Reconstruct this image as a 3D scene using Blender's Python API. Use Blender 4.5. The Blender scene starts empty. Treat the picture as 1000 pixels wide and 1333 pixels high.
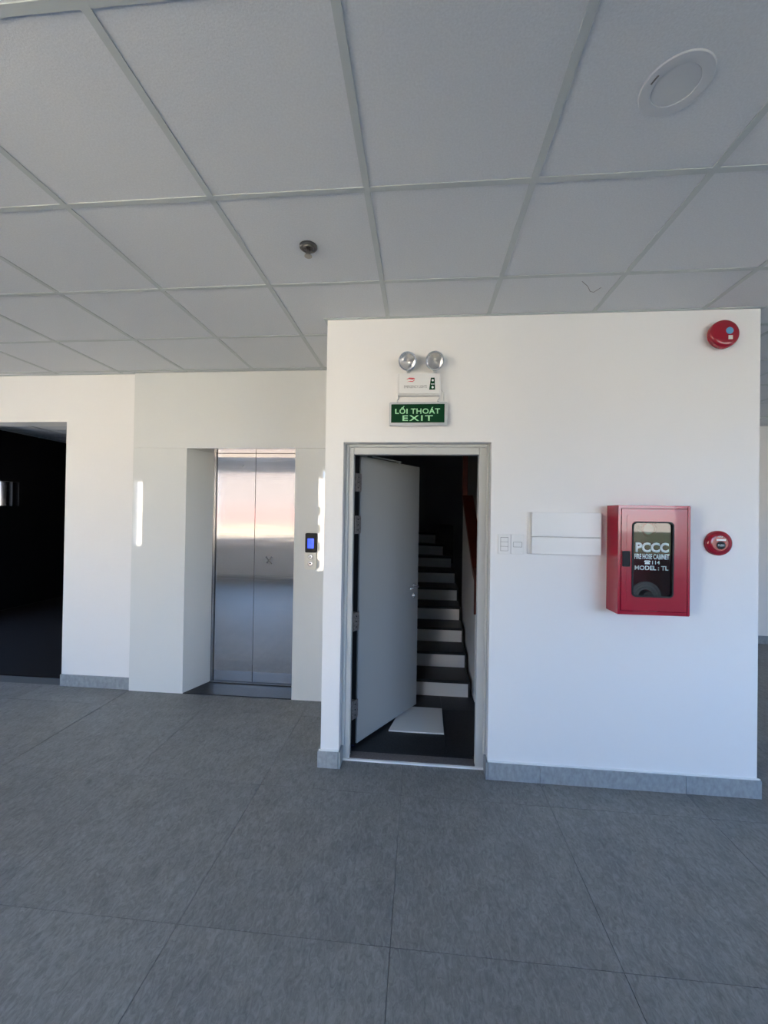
import bpy, bmesh, math, random
from mathutils import Vector, Matrix

sc = bpy.context.scene
COL = sc.collection
PI = math.pi
rnd = random.Random(7)

# ------------------------------------------------------------------ camera
CAM_H = 1.546
F_PX = 532.94
YAW, PITCH, ROLL = -0.0890888, 0.0077130, 0.0154479
cy, sy, cp, sp = math.cos(YAW), math.sin(YAW), math.cos(PITCH), math.sin(PITCH)
fwd = Vector((sy * cp, cy * cp, sp))
rgt = Vector((cy, -sy, 0))
upv = rgt.cross(fwd)
cr, sr = math.cos(ROLL), math.sin(ROLL)
r2 = rgt * cr + upv * sr
u2 = -rgt * sr + upv * cr
cam = bpy.data.cameras.new('camera')
cam.sensor_fit = 'HORIZONTAL'
cam.sensor_width = 36.0
cam.lens = 36.0 * F_PX / 1000.0
cam.clip_start = 0.02
cam_o = bpy.data.objects.new('camera', cam)
COL.objects.link(cam_o)
m = Matrix.Identity(4)
for i in range(3):
    m[i][0], m[i][1], m[i][2] = r2[i], u2[i], -fwd[i]
m[2][3] = CAM_H
cam_o.matrix_world = m
sc.camera = cam_o

# ------------------------------------------------------------------ view, world, sun
vs = sc.view_settings
vs.view_transform = 'Standard'
vs.look = 'None'
vs.gamma = 1.0
vs.use_curve_mapping = False
vs.exposure = 3.50
try:
    sc.cycles.use_denoising = True
    sc.cycles.max_bounces = 10
    sc.cycles.diffuse_bounces = 6
    sc.cycles.glossy_bounces = 5
    sc.cycles.transparent_max_bounces = 8
    sc.cycles.sample_clamp_indirect = 6.0
    sc.cycles.caustics_reflective = False
    sc.cycles.caustics_refractive = False
except Exception:
    pass

world = bpy.data.worlds.new('sky')
sc.world = world
world.use_nodes = True
nt = world.node_tree
nt.nodes.clear()
wo = nt.nodes.new('ShaderNodeOutputWorld')
bg = nt.nodes.new('ShaderNodeBackground')
tc = nt.nodes.new('ShaderNodeTexCoord')
sep = nt.nodes.new('ShaderNodeSeparateXYZ')
rp = nt.nodes.new('ShaderNodeValToRGB')
rp.color_ramp.elements[0].position = 0.0
rp.color_ramp.elements[0].color = (0.86, 0.80, 0.72, 1)
e = rp.color_ramp.elements.new(0.10)
e.color = (0.42, 0.65, 1.06, 1)
rp.color_ramp.elements[-1].position = 0.8
rp.color_ramp.elements[-1].color = (0.22, 0.42, 0.85, 1)
nt.links.new(tc.outputs['Generated'], sep.inputs[0])
nt.links.new(sep.outputs['Z'], rp.inputs['Fac'])
nt.links.new(rp.outputs['Color'], bg.inputs['Color'])
bg.inputs['Strength'].default_value = 0.95
nt.links.new(bg.outputs[0], wo.inputs[0])

sun = bpy.data.lights.new('sun', 'SUN')
sun.energy = 6.6
sun.color = (1.0, 0.90, 0.74)
sun.angle = math.radians(0.6)
sun_o = bpy.data.objects.new('sun', sun)
COL.objects.link(sun_o)
sun_dir = Vector((-0.35, -0.72, -0.60))        # travels away from the room's window side
sun_o.rotation_euler = sun_dir.to_track_quat('-Z', 'Y').to_euler()

# windows in the wall behind the camera: (x0, x1, z0, z1)
Y_REAR = -1.8
WINDOWS = [(-6.335, -6.075, 0.78, 2.22), (-4.75, -2.62, 0.95, 2.5), (-2.22, -1.10, 0.30, 2.5),
           (1.9, 3.9, 0.95, 2.5), (4.1, 6.1, 0.95, 2.5)]
for (a, b, c, d) in WINDOWS:                    # sky portals only steer sampling, they emit nothing
    L = bpy.data.lights.new('sky_portal', 'AREA')
    L.shape = 'RECTANGLE'
    L.size, L.size_y = b - a, d - c
    L.cycles.is_portal = True
    o = bpy.data.objects.new('sky_portal', L)
    o.location = ((a + b) / 2, Y_REAR - 0.21, (c + d) / 2)
    o.rotation_euler = (PI / 2, 0, 0)
    COL.objects.link(o)

# ------------------------------------------------------------------ materials
MAT = {}


def mat(name, color, rough=0.5, metal=0.0, spec=0.5, noise=None, bump=None, emit=None, coat=0.0, ior=None):
    """noise=(scale, amount[, stretch xyz]); bump=(scale, strength, distance[, stretch])"""
    if name in MAT:
        return MAT[name]
    mt = bpy.data.materials.new(name)
    mt.use_nodes = True
    n, l = mt.node_tree.nodes, mt.node_tree.links
    b = n['Principled BSDF']
    b.inputs['Base Color'].default_value = (*color, 1)
    b.inputs['Roughness'].default_value = rough
    b.inputs['Metallic'].default_value = metal
    b.inputs['Specular IOR Level'].default_value = spec
    if ior:
        b.inputs['IOR'].default_value = ior
    if coat:
        b.inputs['Coat Weight'].default_value = coat
        b.inputs['Coat Roughness'].default_value = 0.03
    if emit:
        b.inputs['Emission Color'].default_value = (*emit[0], 1)
        b.inputs['Emission Strength'].default_value = emit[1]
    if noise or bump:
        geo = n.new('ShaderNodeNewGeometry')
    if noise:
        mp = n.new('ShaderNodeMapping')
        mp.inputs['Scale'].default_value = noise[2] if len(noise) > 2 else (1, 1, 1)
        l.new(geo.outputs['Position'], mp.inputs[0])
        tx = n.new('ShaderNodeTexNoise')
        tx.inputs['Scale'].default_value = noise[0]
        tx.inputs['Detail'].default_value = 5
        l.new(mp.outputs[0], tx.inputs['Vector'])
        mr = n.new('ShaderNodeMapRange')
        mr.inputs['From Min'].default_value = 0.3
        mr.inputs['From Max'].default_value = 0.7
        mr.inputs['To Min'].default_value = 1 - noise[1]
        mr.inputs['To Max'].default_value = 1 + noise[1]
        l.new(tx.outputs['Fac'], mr.inputs['Value'])
        mx = n.new('ShaderNodeVectorMath')
        mx.operation = 'SCALE'
        mx.inputs[0].default_value = color
        l.new(mr.outputs[0], mx.inputs['Scale'])
        l.new(mx.outputs[0], b.inputs['Base Color'])
    if bump:
        mp2 = n.new('ShaderNodeMapping')
        mp2.inputs['Scale'].default_value = bump[3] if len(bump) > 3 else (1, 1, 1)
        l.new(geo.outputs['Position'], mp2.inputs[0])
        t2 = n.new('ShaderNodeTexNoise')
        t2.inputs['Scale'].default_value = bump[0]
        t2.inputs['Detail'].default_value = 3
        l.new(mp2.outputs[0], t2.inputs['Vector'])
        bp = n.new('ShaderNodeBump')
        bp.inputs['Strength'].default_value = bump[1]
        bp.inputs['Distance'].default_value = bump[2]
        l.new(t2.outputs['Fac'], bp.inputs['Height'])
        l.new(bp.outputs[0], b.inputs['Normal'])
    MAT[name] = mt
    return mt


def floor_material():
    mt = bpy.data.materials.new('grey_stone_floor')
    mt.use_nodes = True
    n, l = mt.node_tree.nodes, mt.node_tree.links
    b = n['Principled BSDF']
    geo = n.new('ShaderNodeNewGeometry')
    inf = n.new('ShaderNodeObjectInfo')
    off = n.new('ShaderNodeVectorMath')
    off.operation = 'MULTIPLY_ADD'
    comb = n.new('ShaderNodeCombineXYZ')
    l.new(inf.outputs['Random'], comb.inputs[0])
    l.new(inf.outputs['Random'], comb.inputs[1])
    off.inputs[1].default_value = (1, 1, 1)
    sc10 = n.new('ShaderNodeVectorMath')
    sc10.operation = 'SCALE'
    sc10.inputs['Scale'].default_value = 37.0
    l.new(comb.outputs[0], sc10.inputs[0])
    l.new(geo.outputs['Position'], off.inputs[0])
    l.new(sc10.outputs[0], off.inputs[2])

    def noise(scale, detail, rough, dist=0.0, stretch=(1, 1, 1), rot=0.0):
        mp = n.new('ShaderNodeMapping')
        mp.inputs['Scale'].default_value = stretch
        mp.inputs['Rotation'].default_value = (0, 0, rot)
        l.new(off.outputs[0], mp.inputs[0])
        t = n.new('ShaderNodeTexNoise')
        t.inputs['Scale'].default_value = scale
        t.inputs['Detail'].default_value = detail
        t.inputs['Roughness'].default_value = rough
        t.inputs['Distortion'].default_value = dist
        l.new(mp.outputs[0], t.inputs['Vector'])
        return t.outputs['Fac']

    def mul(a, lo, hi, f0=0.3, f1=0.7):
        mr = n.new('ShaderNodeMapRange')
        mr.inputs['From Min'].default_value = f0
        mr.inputs['From Max'].default_value = f1
        mr.inputs['To Min'].default_value = lo
        mr.inputs['To Max'].default_value = hi
        l.new(a, mr.inputs['Value'])
        return mr.outputs[0]

    f1 = mul(noise(7, 4, 0.6), 0.90, 1.10)
    f2 = mul(noise(55, 6, 0.75, 1.2, (1, 0.45, 1), 0.5), 0.68, 1.32)
    f3 = mul(noise(16, 6, 0.8, 2.0, (1, 0.3, 1), 0.9), 1.0, 1.22, 0.58, 0.72)
    ft = mul(inf.outputs['Random'], 0.95, 1.05, 0, 1)
    cur = f1
    for f in (f2, f3, ft):
        mm = n.new('ShaderNodeMath')
        mm.operation = 'MULTIPLY'
        l.new(cur, mm.inputs[0])
        l.new(f, mm.inputs[1])
        cur = mm.outputs[0]
    v = n.new('ShaderNodeVectorMath')
    v.operation = 'SCALE'
    v.inputs[0].default_value = FLOOR_RGB
    l.new(cur, v.inputs['Scale'])
    l.new(v.outputs[0], b.inputs['Base Color'])
    b.inputs['Roughness'].default_value = 0.5
    b.inputs['Specular IOR Level'].default_value = 0.22
    bp = n.new('ShaderNodeBump')
    bp.inputs['Strength'].default_value = 0.15
    bp.inputs['Distance'].default_value = 0.002
    l.new(cur, bp.inputs['Height'])
    l.new(bp.outputs[0], b.inputs['Normal'])
    return mt


FLOOR_RGB = (0.222, 0.222, 0.214)
M_floor = floor_material()
M_joint = mat('floor_joint', (0.115, 0.12, 0.125), 0.8)
M_wall = mat('white_wall_paint', (0.84, 0.835, 0.82), 0.65, spec=0.3, bump=(60, 0.08, 0.002))
M_panel = mat('glossy_white_panel', (0.75, 0.765, 0.745), 0.015, spec=0.5, ior=1.7)
M_tile = mat('ceiling_tile_white', (0.69, 0.71, 0.725), 0.85, spec=0.2, noise=(160, 0.05), bump=(220, 0.25, 0.002))
M_bar = mat('ceiling_bar_grey', (0.52, 0.56, 0.555), 0.5)
M_slab = mat('dark_slab', (0.25, 0.25, 0.25), 0.9)
M_base = mat('grey_stone_skirting', (0.30, 0.325, 0.335), 0.5, noise=(45, 0.16, (1, 1, 0.6)))
M_frame = mat('door_frame_grey', (0.56, 0.575, 0.56), 0.42)
M_leaf = mat('door_leaf_grey', (0.40, 0.41, 0.40), 0.45)
M_steel = mat('brushed_steel', (0.66, 0.635, 0.61), 0.085, 1.0, bump=(5, 0.09, 0.004, (0.35, 1, 3.0)))
M_steel_d = mat('dark_steel', (0.30, 0.30, 0.30), 0.22, 1.0)
M_chrome = mat('chrome', (0.85, 0.85, 0.86), 0.08, 1.0)
M_silver = mat('bright_silver', (0.93, 0.93, 0.93), 0.16, 0.8)
M_fitting = mat('off_white_fitting', (0.60, 0.62, 0.635), 0.5)
M_bronze = mat('aged_metal', (0.22, 0.21, 0.19), 0.3, 1.0)
M_granite = mat('dark_granite', (0.026, 0.025, 0.025), 0.38, spec=0.25, noise=(120, 0.35))
M_riser = mat('white_riser', (0.74, 0.74, 0.73), 0.4)
M_stairwall = mat('stairwell_shade_grey', (0.24, 0.25, 0.25), 0.7)  # white walls greyed: the stairwell dimness is put into this colour
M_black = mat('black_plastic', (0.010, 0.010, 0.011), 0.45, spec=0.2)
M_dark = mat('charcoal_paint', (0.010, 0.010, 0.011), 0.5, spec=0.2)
M_dglass = mat('dark_glass', (0.006, 0.006, 0.008), 0.08, spec=0.3)
M_red = mat('red_enamel', (0.37, 0.006, 0.028), 0.22, coat=0.4)
M_red_d = mat('red_plastic', (0.34, 0.006, 0.022), 0.18, coat=0.3)
M_white = mat('white_plastic', (0.80, 0.80, 0.78), 0.35)
M_cream = mat('cream_plastic', (0.74, 0.73, 0.66), 0.35)
M_ptxt = mat('white_print', (0.80, 0.82, 0.82), 0.5)
M_gtxt = mat('pale_green_print', (0.45, 0.85, 0.48), 0.5)
M_green = mat('exit_green', (0.003, 0.046, 0.016), 0.5, spec=0.12)
M_alu = mat('satin_aluminium', (0.58, 0.61, 0.62), 0.4, 0.55)
M_greytxt = mat('grey_print', (0.22, 0.22, 0.22), 0.5)
M_redtxt = mat('red_print', (0.70, 0.10, 0.12), 0.5)
M_blue_scr = mat('blue_screen', (0.01, 0.02, 0.2), 0.1, emit=((0.03, 0.09, 1.0), 0.14))
M_bluepl = mat('blue_plastic', (0.02, 0.12, 0.55), 0.4)
M_bluebadge = mat('blue_badge', (0.10, 0.33, 0.55), 0.35)
M_wood = mat('red_brown_wood', (0.085, 0.012, 0.006), 0.35, noise=(14, 0.25, (1, 0.2, 1)))
M_concrete = mat('sunlit_paving', (0.54, 0.50, 0.44), 0.9)
M_pink = mat('pale_pink_render', (0.062, 0.055, 0.055), 0.9)
M_cladding = mat('cream_cladding', (0.85, 0.77, 0.64), 0.8)
M_hose = mat('canvas_hose', (0.70, 0.70, 0.66), 0.6)
M_brass = mat('brass', (0.50, 0.36, 0.12), 0.3, 1.0)
M_board = mat('white_board', (0.70, 0.69, 0.66), 0.6)
M_hinge = mat('hinge_steel', (0.36, 0.33, 0.31), 0.45, 0.7, noise=(90, 0.3))
M_ink = mat('dark_line', (0.16, 0.15, 0.14), 0.7)
M_paleline = mat('pale_sealant', (0.82, 0.83, 0.82), 0.5)


def glass_material():
    mt = bpy.data.materials.new('cabinet_glass')
    mt.use_nodes = True
    n, l = mt.node_tree.nodes, mt.node_tree.links
    n.remove(n['Principled BSDF'])
    out = n['Material Output']
    tr = n.new('ShaderNodeBsdfTransparent')
    tr.inputs[0].default_value = (0.66, 0.65, 0.65, 1)
    gl = n.new('ShaderNodeBsdfGlossy')
    gl.inputs['Roughness'].default_value = 0.02
    fr = n.new('ShaderNodeFresnel')
    fr.inputs[0].default_value = 1.5
    mx = n.new('ShaderNodeMixShader')
    l.new(fr.outputs[0], mx.inputs[0])
    l.new(tr.outputs[0], mx.inputs[1])
    l.new(gl.outputs[0], mx.inputs[2])
    l.new(mx.outputs[0], out.inputs['Surface'])
    return mt


M_glass = glass_material()

# ------------------------------------------------------------------ mesh helpers


class MB:
    def __init__(self):
        self.bm = bmesh.new()

    def box(self, x0, x1, y0, y1, z0, z1, bev=0.0, seg=1):
        vs_ = [self.bm.verts.new((x, y, z)) for x in (x0, x1) for y in (y0, y1) for z in (z0, z1)]
        idx = [(0, 1, 3, 2), (4, 6, 7, 5), (0, 4, 5, 1), (2, 3, 7, 6), (0, 2, 6, 4), (1, 5, 7, 3)]
        fs = [self.bm.faces.new([vs_[i] for i in f]) for f in idx]
        if bev > 0:
            es = list({e_ for f in fs for e_ in f.edges})
            bmesh.ops.bevel(self.bm, geom=es, offset=bev, segments=seg, profile=0.5, affect='EDGES')
        return self

    def prism(self, pts, axis, a0, a1):
        """polygon pts (2D) extruded along axis ('x','y','z') from a0 to a1"""
        def P(p, a):
            return {'x': (a, p[0], p[1]), 'y': (p[0], a, p[1]), 'z': (p[0], p[1], a)}[axis]
        A = [self.bm.verts.new(P(p, a0)) for p in pts]
        B = [self.bm.verts.new(P(p, a1)) for p in pts]
        n_ = len(pts)
        self.bm.faces.new(A)
        self.bm.faces.new(B[::-1])
        for i_ in range(n_):
            self.bm.faces.new((A[i_], B[i_], B[(i_ + 1) % n_], A[(i_ + 1) % n_]))
        return self

    def ring(self, outer, inner, y0, y1):
        """flat ring between matching loops in x,z, between y0 and y1"""
        n_ = len(outer)
        V = [[self.bm.verts.new((p[0], y, p[1])) for p in loop] for loop in (outer, inner) for y in (y0, y1)]
        for i_ in range(n_):
            j_ = (i_ + 1) % n_
            o0, o1, i0, i1 = V
            self.bm.faces.new((o0[i_], o0[j_], i0[j_], i0[i_]))
            self.bm.faces.new((o1[i_], i1[i_], i1[j_], o1[j_]))
            self.bm.faces.new((o0[i_], o1[i_], o1[j_], o0[j_]))
            self.bm.faces.new((i0[i_], i0[j_], i1[j_], i1[i_]))
        return self

    def lathe(self, prof, center, axis, n_=32):
        """prof: list of (r, h) along axis from center"""
        ax = Vector(axis).normalized()
        q = ax.to_track_quat('Z', 'Y')
        c = Vector(center)
        loops = []
        for (r, h) in prof:
            if r < 1e-6:
                loops.append([self.bm.verts.new(c + q @ Vector((0, 0, h)))])
            else:
                loops.append([self.bm.verts.new(c + q @ Vector((r * math.cos(2 * PI * k / n_), r * math.sin(2 * PI * k / n_), h))) for k in range(n_)])
        for a, b in zip(loops[:-1], loops[1:]):
            for k in range(n_):
                k2 = (k + 1) % n_
                if len(a) == 1 and len(b) == 1:
                    continue
                if len(a) == 1:
                    self.bm.faces.new((a[0], b[k], b[k2]))
                elif len(b) == 1:
                    self.bm.faces.new((a[k], b[0], a[k2]))
                else:
                    self.bm.faces.new((a[k], b[k], b[k2], a[k2]))
        return self

    def tube(self, pts, r, n_=8, closed=False):
        pts = [Vector(p) for p in pts]
        loops = []
        N = len(pts)
        for k, p in enumerate(pts):
            if closed:
                d = pts[(k + 1) % N] - pts[k - 1]
            else:
                d = pts[min(k + 1, N - 1)] - pts[max(k - 1, 0)]
            q = d.normalized().to_track_quat('Z', 'Y')
            loops.append([self.bm.verts.new(p + q @ Vector((r * math.cos(2 * PI * t / n_), r * math.sin(2 * PI * t / n_), 0))) for t in range(n_)])
        rngs = range(N if closed else N - 1)
        for k in rngs:
            a, b = loops[k], loops[(k + 1) % N]
            for t in range(n_):
                t2 = (t + 1) % n_
                self.bm.faces.new((a[t], a[t2], b[t2], b[t]))
        if not closed:
            self.bm.faces.new(loops[0][::-1])
            self.bm.faces.new(loops[-1])
        return self

    def build(self, name, material, parent=None, smooth=False):
        base = root_loc(parent)
        if base.length > 0:
            bmesh.ops.translate(self.bm, verts=self.bm.verts, vec=-base)
        bmesh.ops.recalc_face_normals(self.bm, faces=self.bm.faces)
        me = bpy.data.meshes.new(name)
        self.bm.to_mesh(me)
        self.bm.free()
        me.materials.append(material)
        if smooth:
            for p in me.polygons:
                p.use_smooth = True
            try:
                me.set_sharp_from_angle(angle=math.radians(40))
            except Exception:
                pass
        o = bpy.data.objects.new(name, me)
        COL.objects.link(o)
        o.parent = parent
        return o


def root_loc(parent):
    v = Vector((0, 0, 0))
    while parent is not None:
        v = v + Vector(parent.location)
        parent = parent.parent
    return v


def tag(o, label, cat=None, group=None, kind=None):
    o['label'] = label
    if cat:
        o['category'] = cat
    if group:
        o['group'] = group
    if kind:
        o['kind'] = kind
    return o


def thing(name, loc, label, cat, group=None, kind=None):
    o = bpy.data.objects.new(name, None)
    o.empty_display_size = 0.1
    o.location = loc
    COL.objects.link(o)
    return tag(o, label, cat, group, kind)


def rrect(x0, x1, z0, z1, r, n_=6):
    pts = []
    for (cx, cz, a0) in ((x1 - r, z1 - r, 0), (x0 + r, z1 - r, 90), (x0 + r, z0 + r, 180), (x1 - r, z0 + r, 270)):
        for k in range(n_ + 1):
            a = math.radians(a0 + 90 * k / n_)
            pts.append((cx + r * math.cos(a), cz + r * math.sin(a)))
    return pts


def text(name, s, x0, x1, z0, z1, y, material, parent, bold=0.0, depth=0.0008, spacing=1.0):
    """flat lettering on a face that looks to -Y, fitted to the given box"""
    c = bpy.data.curves.new(name, 'FONT')
    c.body = s
    c.size = 1.0
    c.offset = bold
    c.space_character = spacing
    c.resolution_u = 3
    o = bpy.data.objects.new('tmp_text', c)
    COL.objects.link(o)
    dg = bpy.context.evaluated_depsgraph_get()
    dg.update()
    me = bpy.data.meshes.new_from_object(o.evaluated_get(dg))
    bpy.data.objects.remove(o)
    bpy.data.curves.remove(c)
    xs = [v.co.x for v in me.vertices]
    ys = [v.co.y for v in me.vertices]
    if not xs:
        return None
    a, b, c0, d = min(xs), max(xs), min(ys), max(ys)
    bm = bmesh.new()
    bm.from_mesh(me)
    bpy.data.meshes.remove(me)
    for v in bm.verts:
        v.co = Vector((x0 + (v.co.x - a) / (b - a) * (x1 - x0), y, z0 + (v.co.y - c0) / (d - c0) * (z1 - z0)))
    r = bmesh.ops.extrude_face_region(bm, geom=list(bm.faces))
    for g in r['geom']:
        if isinstance(g, bmesh.types.BMVert):
            g.co.y -= depth
    mb = MB()
    mb.bm.free()
    mb.bm = bm
    return mb.build(name, material, parent)


def S(name, mb, material, label, cat):
    o = mb.build(name, material)
    return tag(o, label, cat, kind='structure')


# ------------------------------------------------------------------ key dimensions
HC = 2.7456                      # ceiling height
YW = 2.4804                      # front face of the stair box
XL, XR = -0.590, 1.896
YB = 3.3626                      # wall left of the lift
YE = 3.343                       # wall above the lift
YP = 3.333                       # glossy lift cladding
X_LEFT, X_RIGHT = -6.37, 6.2
Y_FAR = 5.58
TOP = 2.95

# ------------------------------------------------------------------ floor
floor = S('floor', MB().box(X_LEFT - 0.2, X_RIGHT + 0.2, Y_REAR - 0.2, 8.2, -0.30, -0.012), M_joint,
          'grey stone-look tiled floor of the empty hall', 'floor')
ALLOW_F = [(X_LEFT, -2.49, Y_REAR, YB), (-2.49, XL, Y_REAR, YP + 0.002), (XL, XR, Y_REAR, YW),
           (XR, X_RIGHT, Y_REAR, Y_FAR), (-0.477, 0.416, YW, 2.566)]


def clip(x0, x1, y0, y1, allow):
    out = []
    for (a, b, c, d) in allow:
        p, q, r, s = max(x0, a), min(x1, b), max(y0, c), min(y1, d)
        if q - p > 0.004 and s - r > 0.004:
            out.append((p, q, r, s))
    return out


def tiles(parent, name, ox, oy, pitch, gap, z0, z1, allow, xr, yr, material, bev=0.0):
    full = None
    i0, i1 = math.floor((xr[0] - ox) / pitch), math.ceil((xr[1] - ox) / pitch)
    j0, j1 = math.floor((yr[0] - oy) / pitch), math.ceil((yr[1] - oy) / pitch)
    g = gap / 2
    res = {}
    for i in range(i0, i1):
        for j in range(j0, j1):
            x0, y0 = ox + i * pitch, oy + j * pitch
            R = clip(x0 + g, x0 + pitch - g, y0 + g, y0 + pitch - g, allow)
            if not R:
                continue
            area = sum((b - a) * (d - c) for a, b, c, d in R)
            whole = abs(area - (pitch - gap) ** 2) < 1e-5
            if whole:
                if full is None:
                    h = pitch / 2 - g
                    mb = MB().box(-h, h, -h, h, z0, z1, bev)
                    o = mb.build(name, material)
                    full = o.data
                    bpy.data.objects.remove(o)
                o = bpy.data.objects.new(name, full)
                o.location = (x0 + pitch / 2, y0 + pitch / 2, 0)
                COL.objects.link(o)
                o.parent = parent
            else:
                mb = MB()
                for (a, b, c, d) in R:
                    mb.box(a, b, c, d, z0, z1)
                o = mb.build(name, material, parent)
            res[(i, j)] = o
    return res


tiles(floor, 'floor_tile', -0.8855, 1.475, 0.8, 0.0022, -0.012, 0.0, ALLOW_F,
      (X_LEFT, X_RIGHT), (Y_REAR, Y_FAR), M_floor)

# ------------------------------------------------------------------ ceiling
STAIR_X0, STAIR_X1, STAIR_Y1 = -0.47, 1.76, 6.6
cm = MB()
for (a, b, c, d) in ((X_LEFT - 0.2, XL + 0.06, Y_REAR - 0.2, 8.2), (XL + 0.06, XR - 0.06, Y_REAR - 0.2, YW + 0.06),
                     (XR - 0.06, X_RIGHT + 0.2, Y_REAR - 0.2, 8.2)):
    cm.box(a, b, c, d, HC + 0.09, TOP + 0.2)
ceiling = S('ceiling', cm, M_slab, 'suspended ceiling of white square tiles in a grey metal grid', 'ceiling')
ALLOW_C = [(X_LEFT, -2.49, Y_REAR, YB), (-2.49, XL, Y_REAR, YE), (XL, XR, Y_REAR, YW), (XR, X_RIGHT, Y_REAR, Y_FAR),
           (X_LEFT, -2.6, YB + 0.18, 8.0)]
GX, GY = -1.4152, 0.8896
ct = tiles(ceiling, 'ceiling_tile', GX, GY, 0.6, 0.010, HC + 0.004, HC + 0.022, ALLOW_C,
           (X_LEFT, X_RIGHT), (Y_REAR, 8.0), M_tile)
# grid bars: each runner is an inverted T
for i in range(-9, 14):
    x = GX + 0.6 * i
    for (a, b, c, d) in ALLOW_C:
        if a + 0.02 < x < b - 0.02:
            MB().box(x - 0.012, x + 0.012, c, d, HC, HC + 0.0035).box(x - 0.003, x + 0.003, c, d, HC + 0.0035, HC + 0.05).build('grid_bar', M_bar, ceiling)
for j in range(-5, 12):
    y = GY + 0.6 * j
    for (a, b, c, d) in ALLOW_C:
        if c + 0.02 < y < d - 0.02:
            MB().box(a, b, y - 0.012, y + 0.012, HC + 0.0003, HC + 0.0035).box(a, b, y - 0.003, y + 0.003, HC + 0.0035, HC + 0.05).build('grid_bar', M_bar, ceiling)
# wall angles
for (a, b, c, d) in ((XL - 0.018, XR + 0.018, YW - 0.018, YW), (XL - 0.018, XL, YW, YE), (XR, XR + 0.018, YW, Y_FAR),
                     (-2.49, XL, YE - 0.018, YE), (X_LEFT, -2.49, YB - 0.018, YB), (XR, X_RIGHT, Y_FAR - 0.018, Y_FAR)):
    MB().box(a, b, c, d, HC - 0.001, HC + 0.003).build('edge_angle', M_bar, ceiling)
# hairline crack in a tile above the red cabinet
ctile = None
for (i, j), o in ct.items():
    if GX + 0.6 * i < 0.85 < GX + 0.6 * (i + 1) and GY + 0.6 * j < 2.2 < GY + 0.6 * (j + 1):
        ctile = o
if ctile:
    zc = HC + 0.0035
    MB().tube([(0.80, 2.150, zc), (0.845, 2.196, zc), (0.878, 2.248, zc), (0.900, 2.258, zc), (0.920, 2.214, zc)], 0.0013, 6).build('crack', M_ink, ctile)

# ------------------------------------------------------------------ walls
# stair box front, with the doorway
DX0, DX1, DZ = -0.477, 0.416, 1.990
WT = 0.20
wf = MB()
wf.box(XL, DX0, YW, YW + WT, 0, TOP).box(DX1, XR, YW, YW + WT, 0, TOP).box(DX0, DX1, YW, YW + WT, DZ, TOP)
S('wall_front', wf, M_wall, 'white wall with the exit doorway and red fire cabinet', 'wall')
S('wall_box_left', MB().box(XL, XL + 0.12, YW + WT, YE + 0.2, 0, TOP), M_wall,
  'narrow white return wall between the exit door and the elevator', 'wall')
S('wall_box_right', MB().box(XR - 0.14, XR, YW + WT, Y_FAR, 0, TOP), M_wall,
  'white side wall of the stair enclosure on the right', 'wall')
S('wall_far_right', MB().box(XR - 0.14, X_RIGHT, Y_FAR, Y_FAR + 0.2, 0, TOP), M_wall,
  'far white wall glimpsed past the right edge of the stair enclosure', 'wall')
# wall left of the lift, with dark opening
OX0, OX1, OZ = -4.55, -3.140, 2.331
wl = MB()
wl.box(X_LEFT, OX0, YB, YB + 0.18, 0, TOP).box(OX1, -2.49, YB, YB + 0.18, 0, TOP).box(OX0, OX1, YB, YB + 0.18, OZ, TOP)
S('wall_back_left', wl, M_wall, 'white wall with the dark open doorway at far left', 'wall')
# lift wall
EX0, EX1, EZ = -1.998, -1.047, 2.090
we = MB()
we.box(-2.49, XL, YE, YE + 0.25, EZ + 0.09, TOP).box(-2.49, XL, YE, YE + 0.012, EZ, EZ + 0.09).box(-2.49, EX0 - 0.03, YE, YE + 0.25, 0, EZ).box(EX1 + 0.03, XL, YE, YE + 0.25, 0, EZ)
S('wall_elevator', we, M_wall, 'white wall above the elevator doorway', 'wall')
S('wall_left', MB().box(X_LEFT - 0.2, X_LEFT, Y_REAR - 0.2, YB + 0.18, 0, TOP), M_wall, 'white left side wall of the hall', 'wall')
S('wall_right', MB().box(X_RIGHT, X_RIGHT + 0.2, Y_REAR - 0.2, Y_FAR + 0.2, 0, TOP), M_wall, 'white right side wall of the hall', 'wall')
# window wall behind the viewpoint
xs = sorted({X_LEFT, X_RIGHT} | {w[0] for w in WINDOWS} | {w[1] for w in WINDOWS})
wr = MB()
for a, b in zip(xs[:-1], xs[1:]):
    w = [w for w in WINDOWS if abs(w[0] - a) < 1e-6]
    if w:
        wr.box(a, b, Y_REAR - 0.2, Y_REAR, 0, w[0][2]).box(a, b, Y_REAR - 0.2, Y_REAR, w[0][3], TOP)
    else:
        wr.box(a, b, Y_REAR - 0.2, Y_REAR, 0, TOP)
S('wall_rear', wr, M_wall, 'white window wall behind the viewpoint', 'wall')
for k, (a, b, c, d) in enumerate(WINDOWS):
    fr = MB()
    t = 0.04 if b - a > 0.5 else 0.015
    y0, y1 = Y_REAR - 0.13, Y_REAR - 0.08
    fr.box(a, a + t, y0, y1, c, d).box(b - t, b, y0, y1, c, d).box(a + t, b - t, y0, y1, c, c + t).box(a + t, b - t, y0, y1, d - t, d)
    S('window_%d' % (k + 1), fr, M_alu, '%s aluminium window frame in the wall behind the viewpoint' % ('slit-like leftmost', 'wide second from left', 'tall third from left', 'wide fourth from left', 'wide rightmost')[k], 'window')


# ------------------------------------------------------------------ baseboards
def baseboard(name, runs, label):
    root = thing(name, (runs[0][0], runs[0][2], 0), label, 'baseboard', kind='structure')
    for (x0, x1, y0, y1) in runs:
        MB().box(x0, x1, y0, y1, 0, 0.1, 0.0012).build('skirting_tile', M_base, root)
    return root


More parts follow.
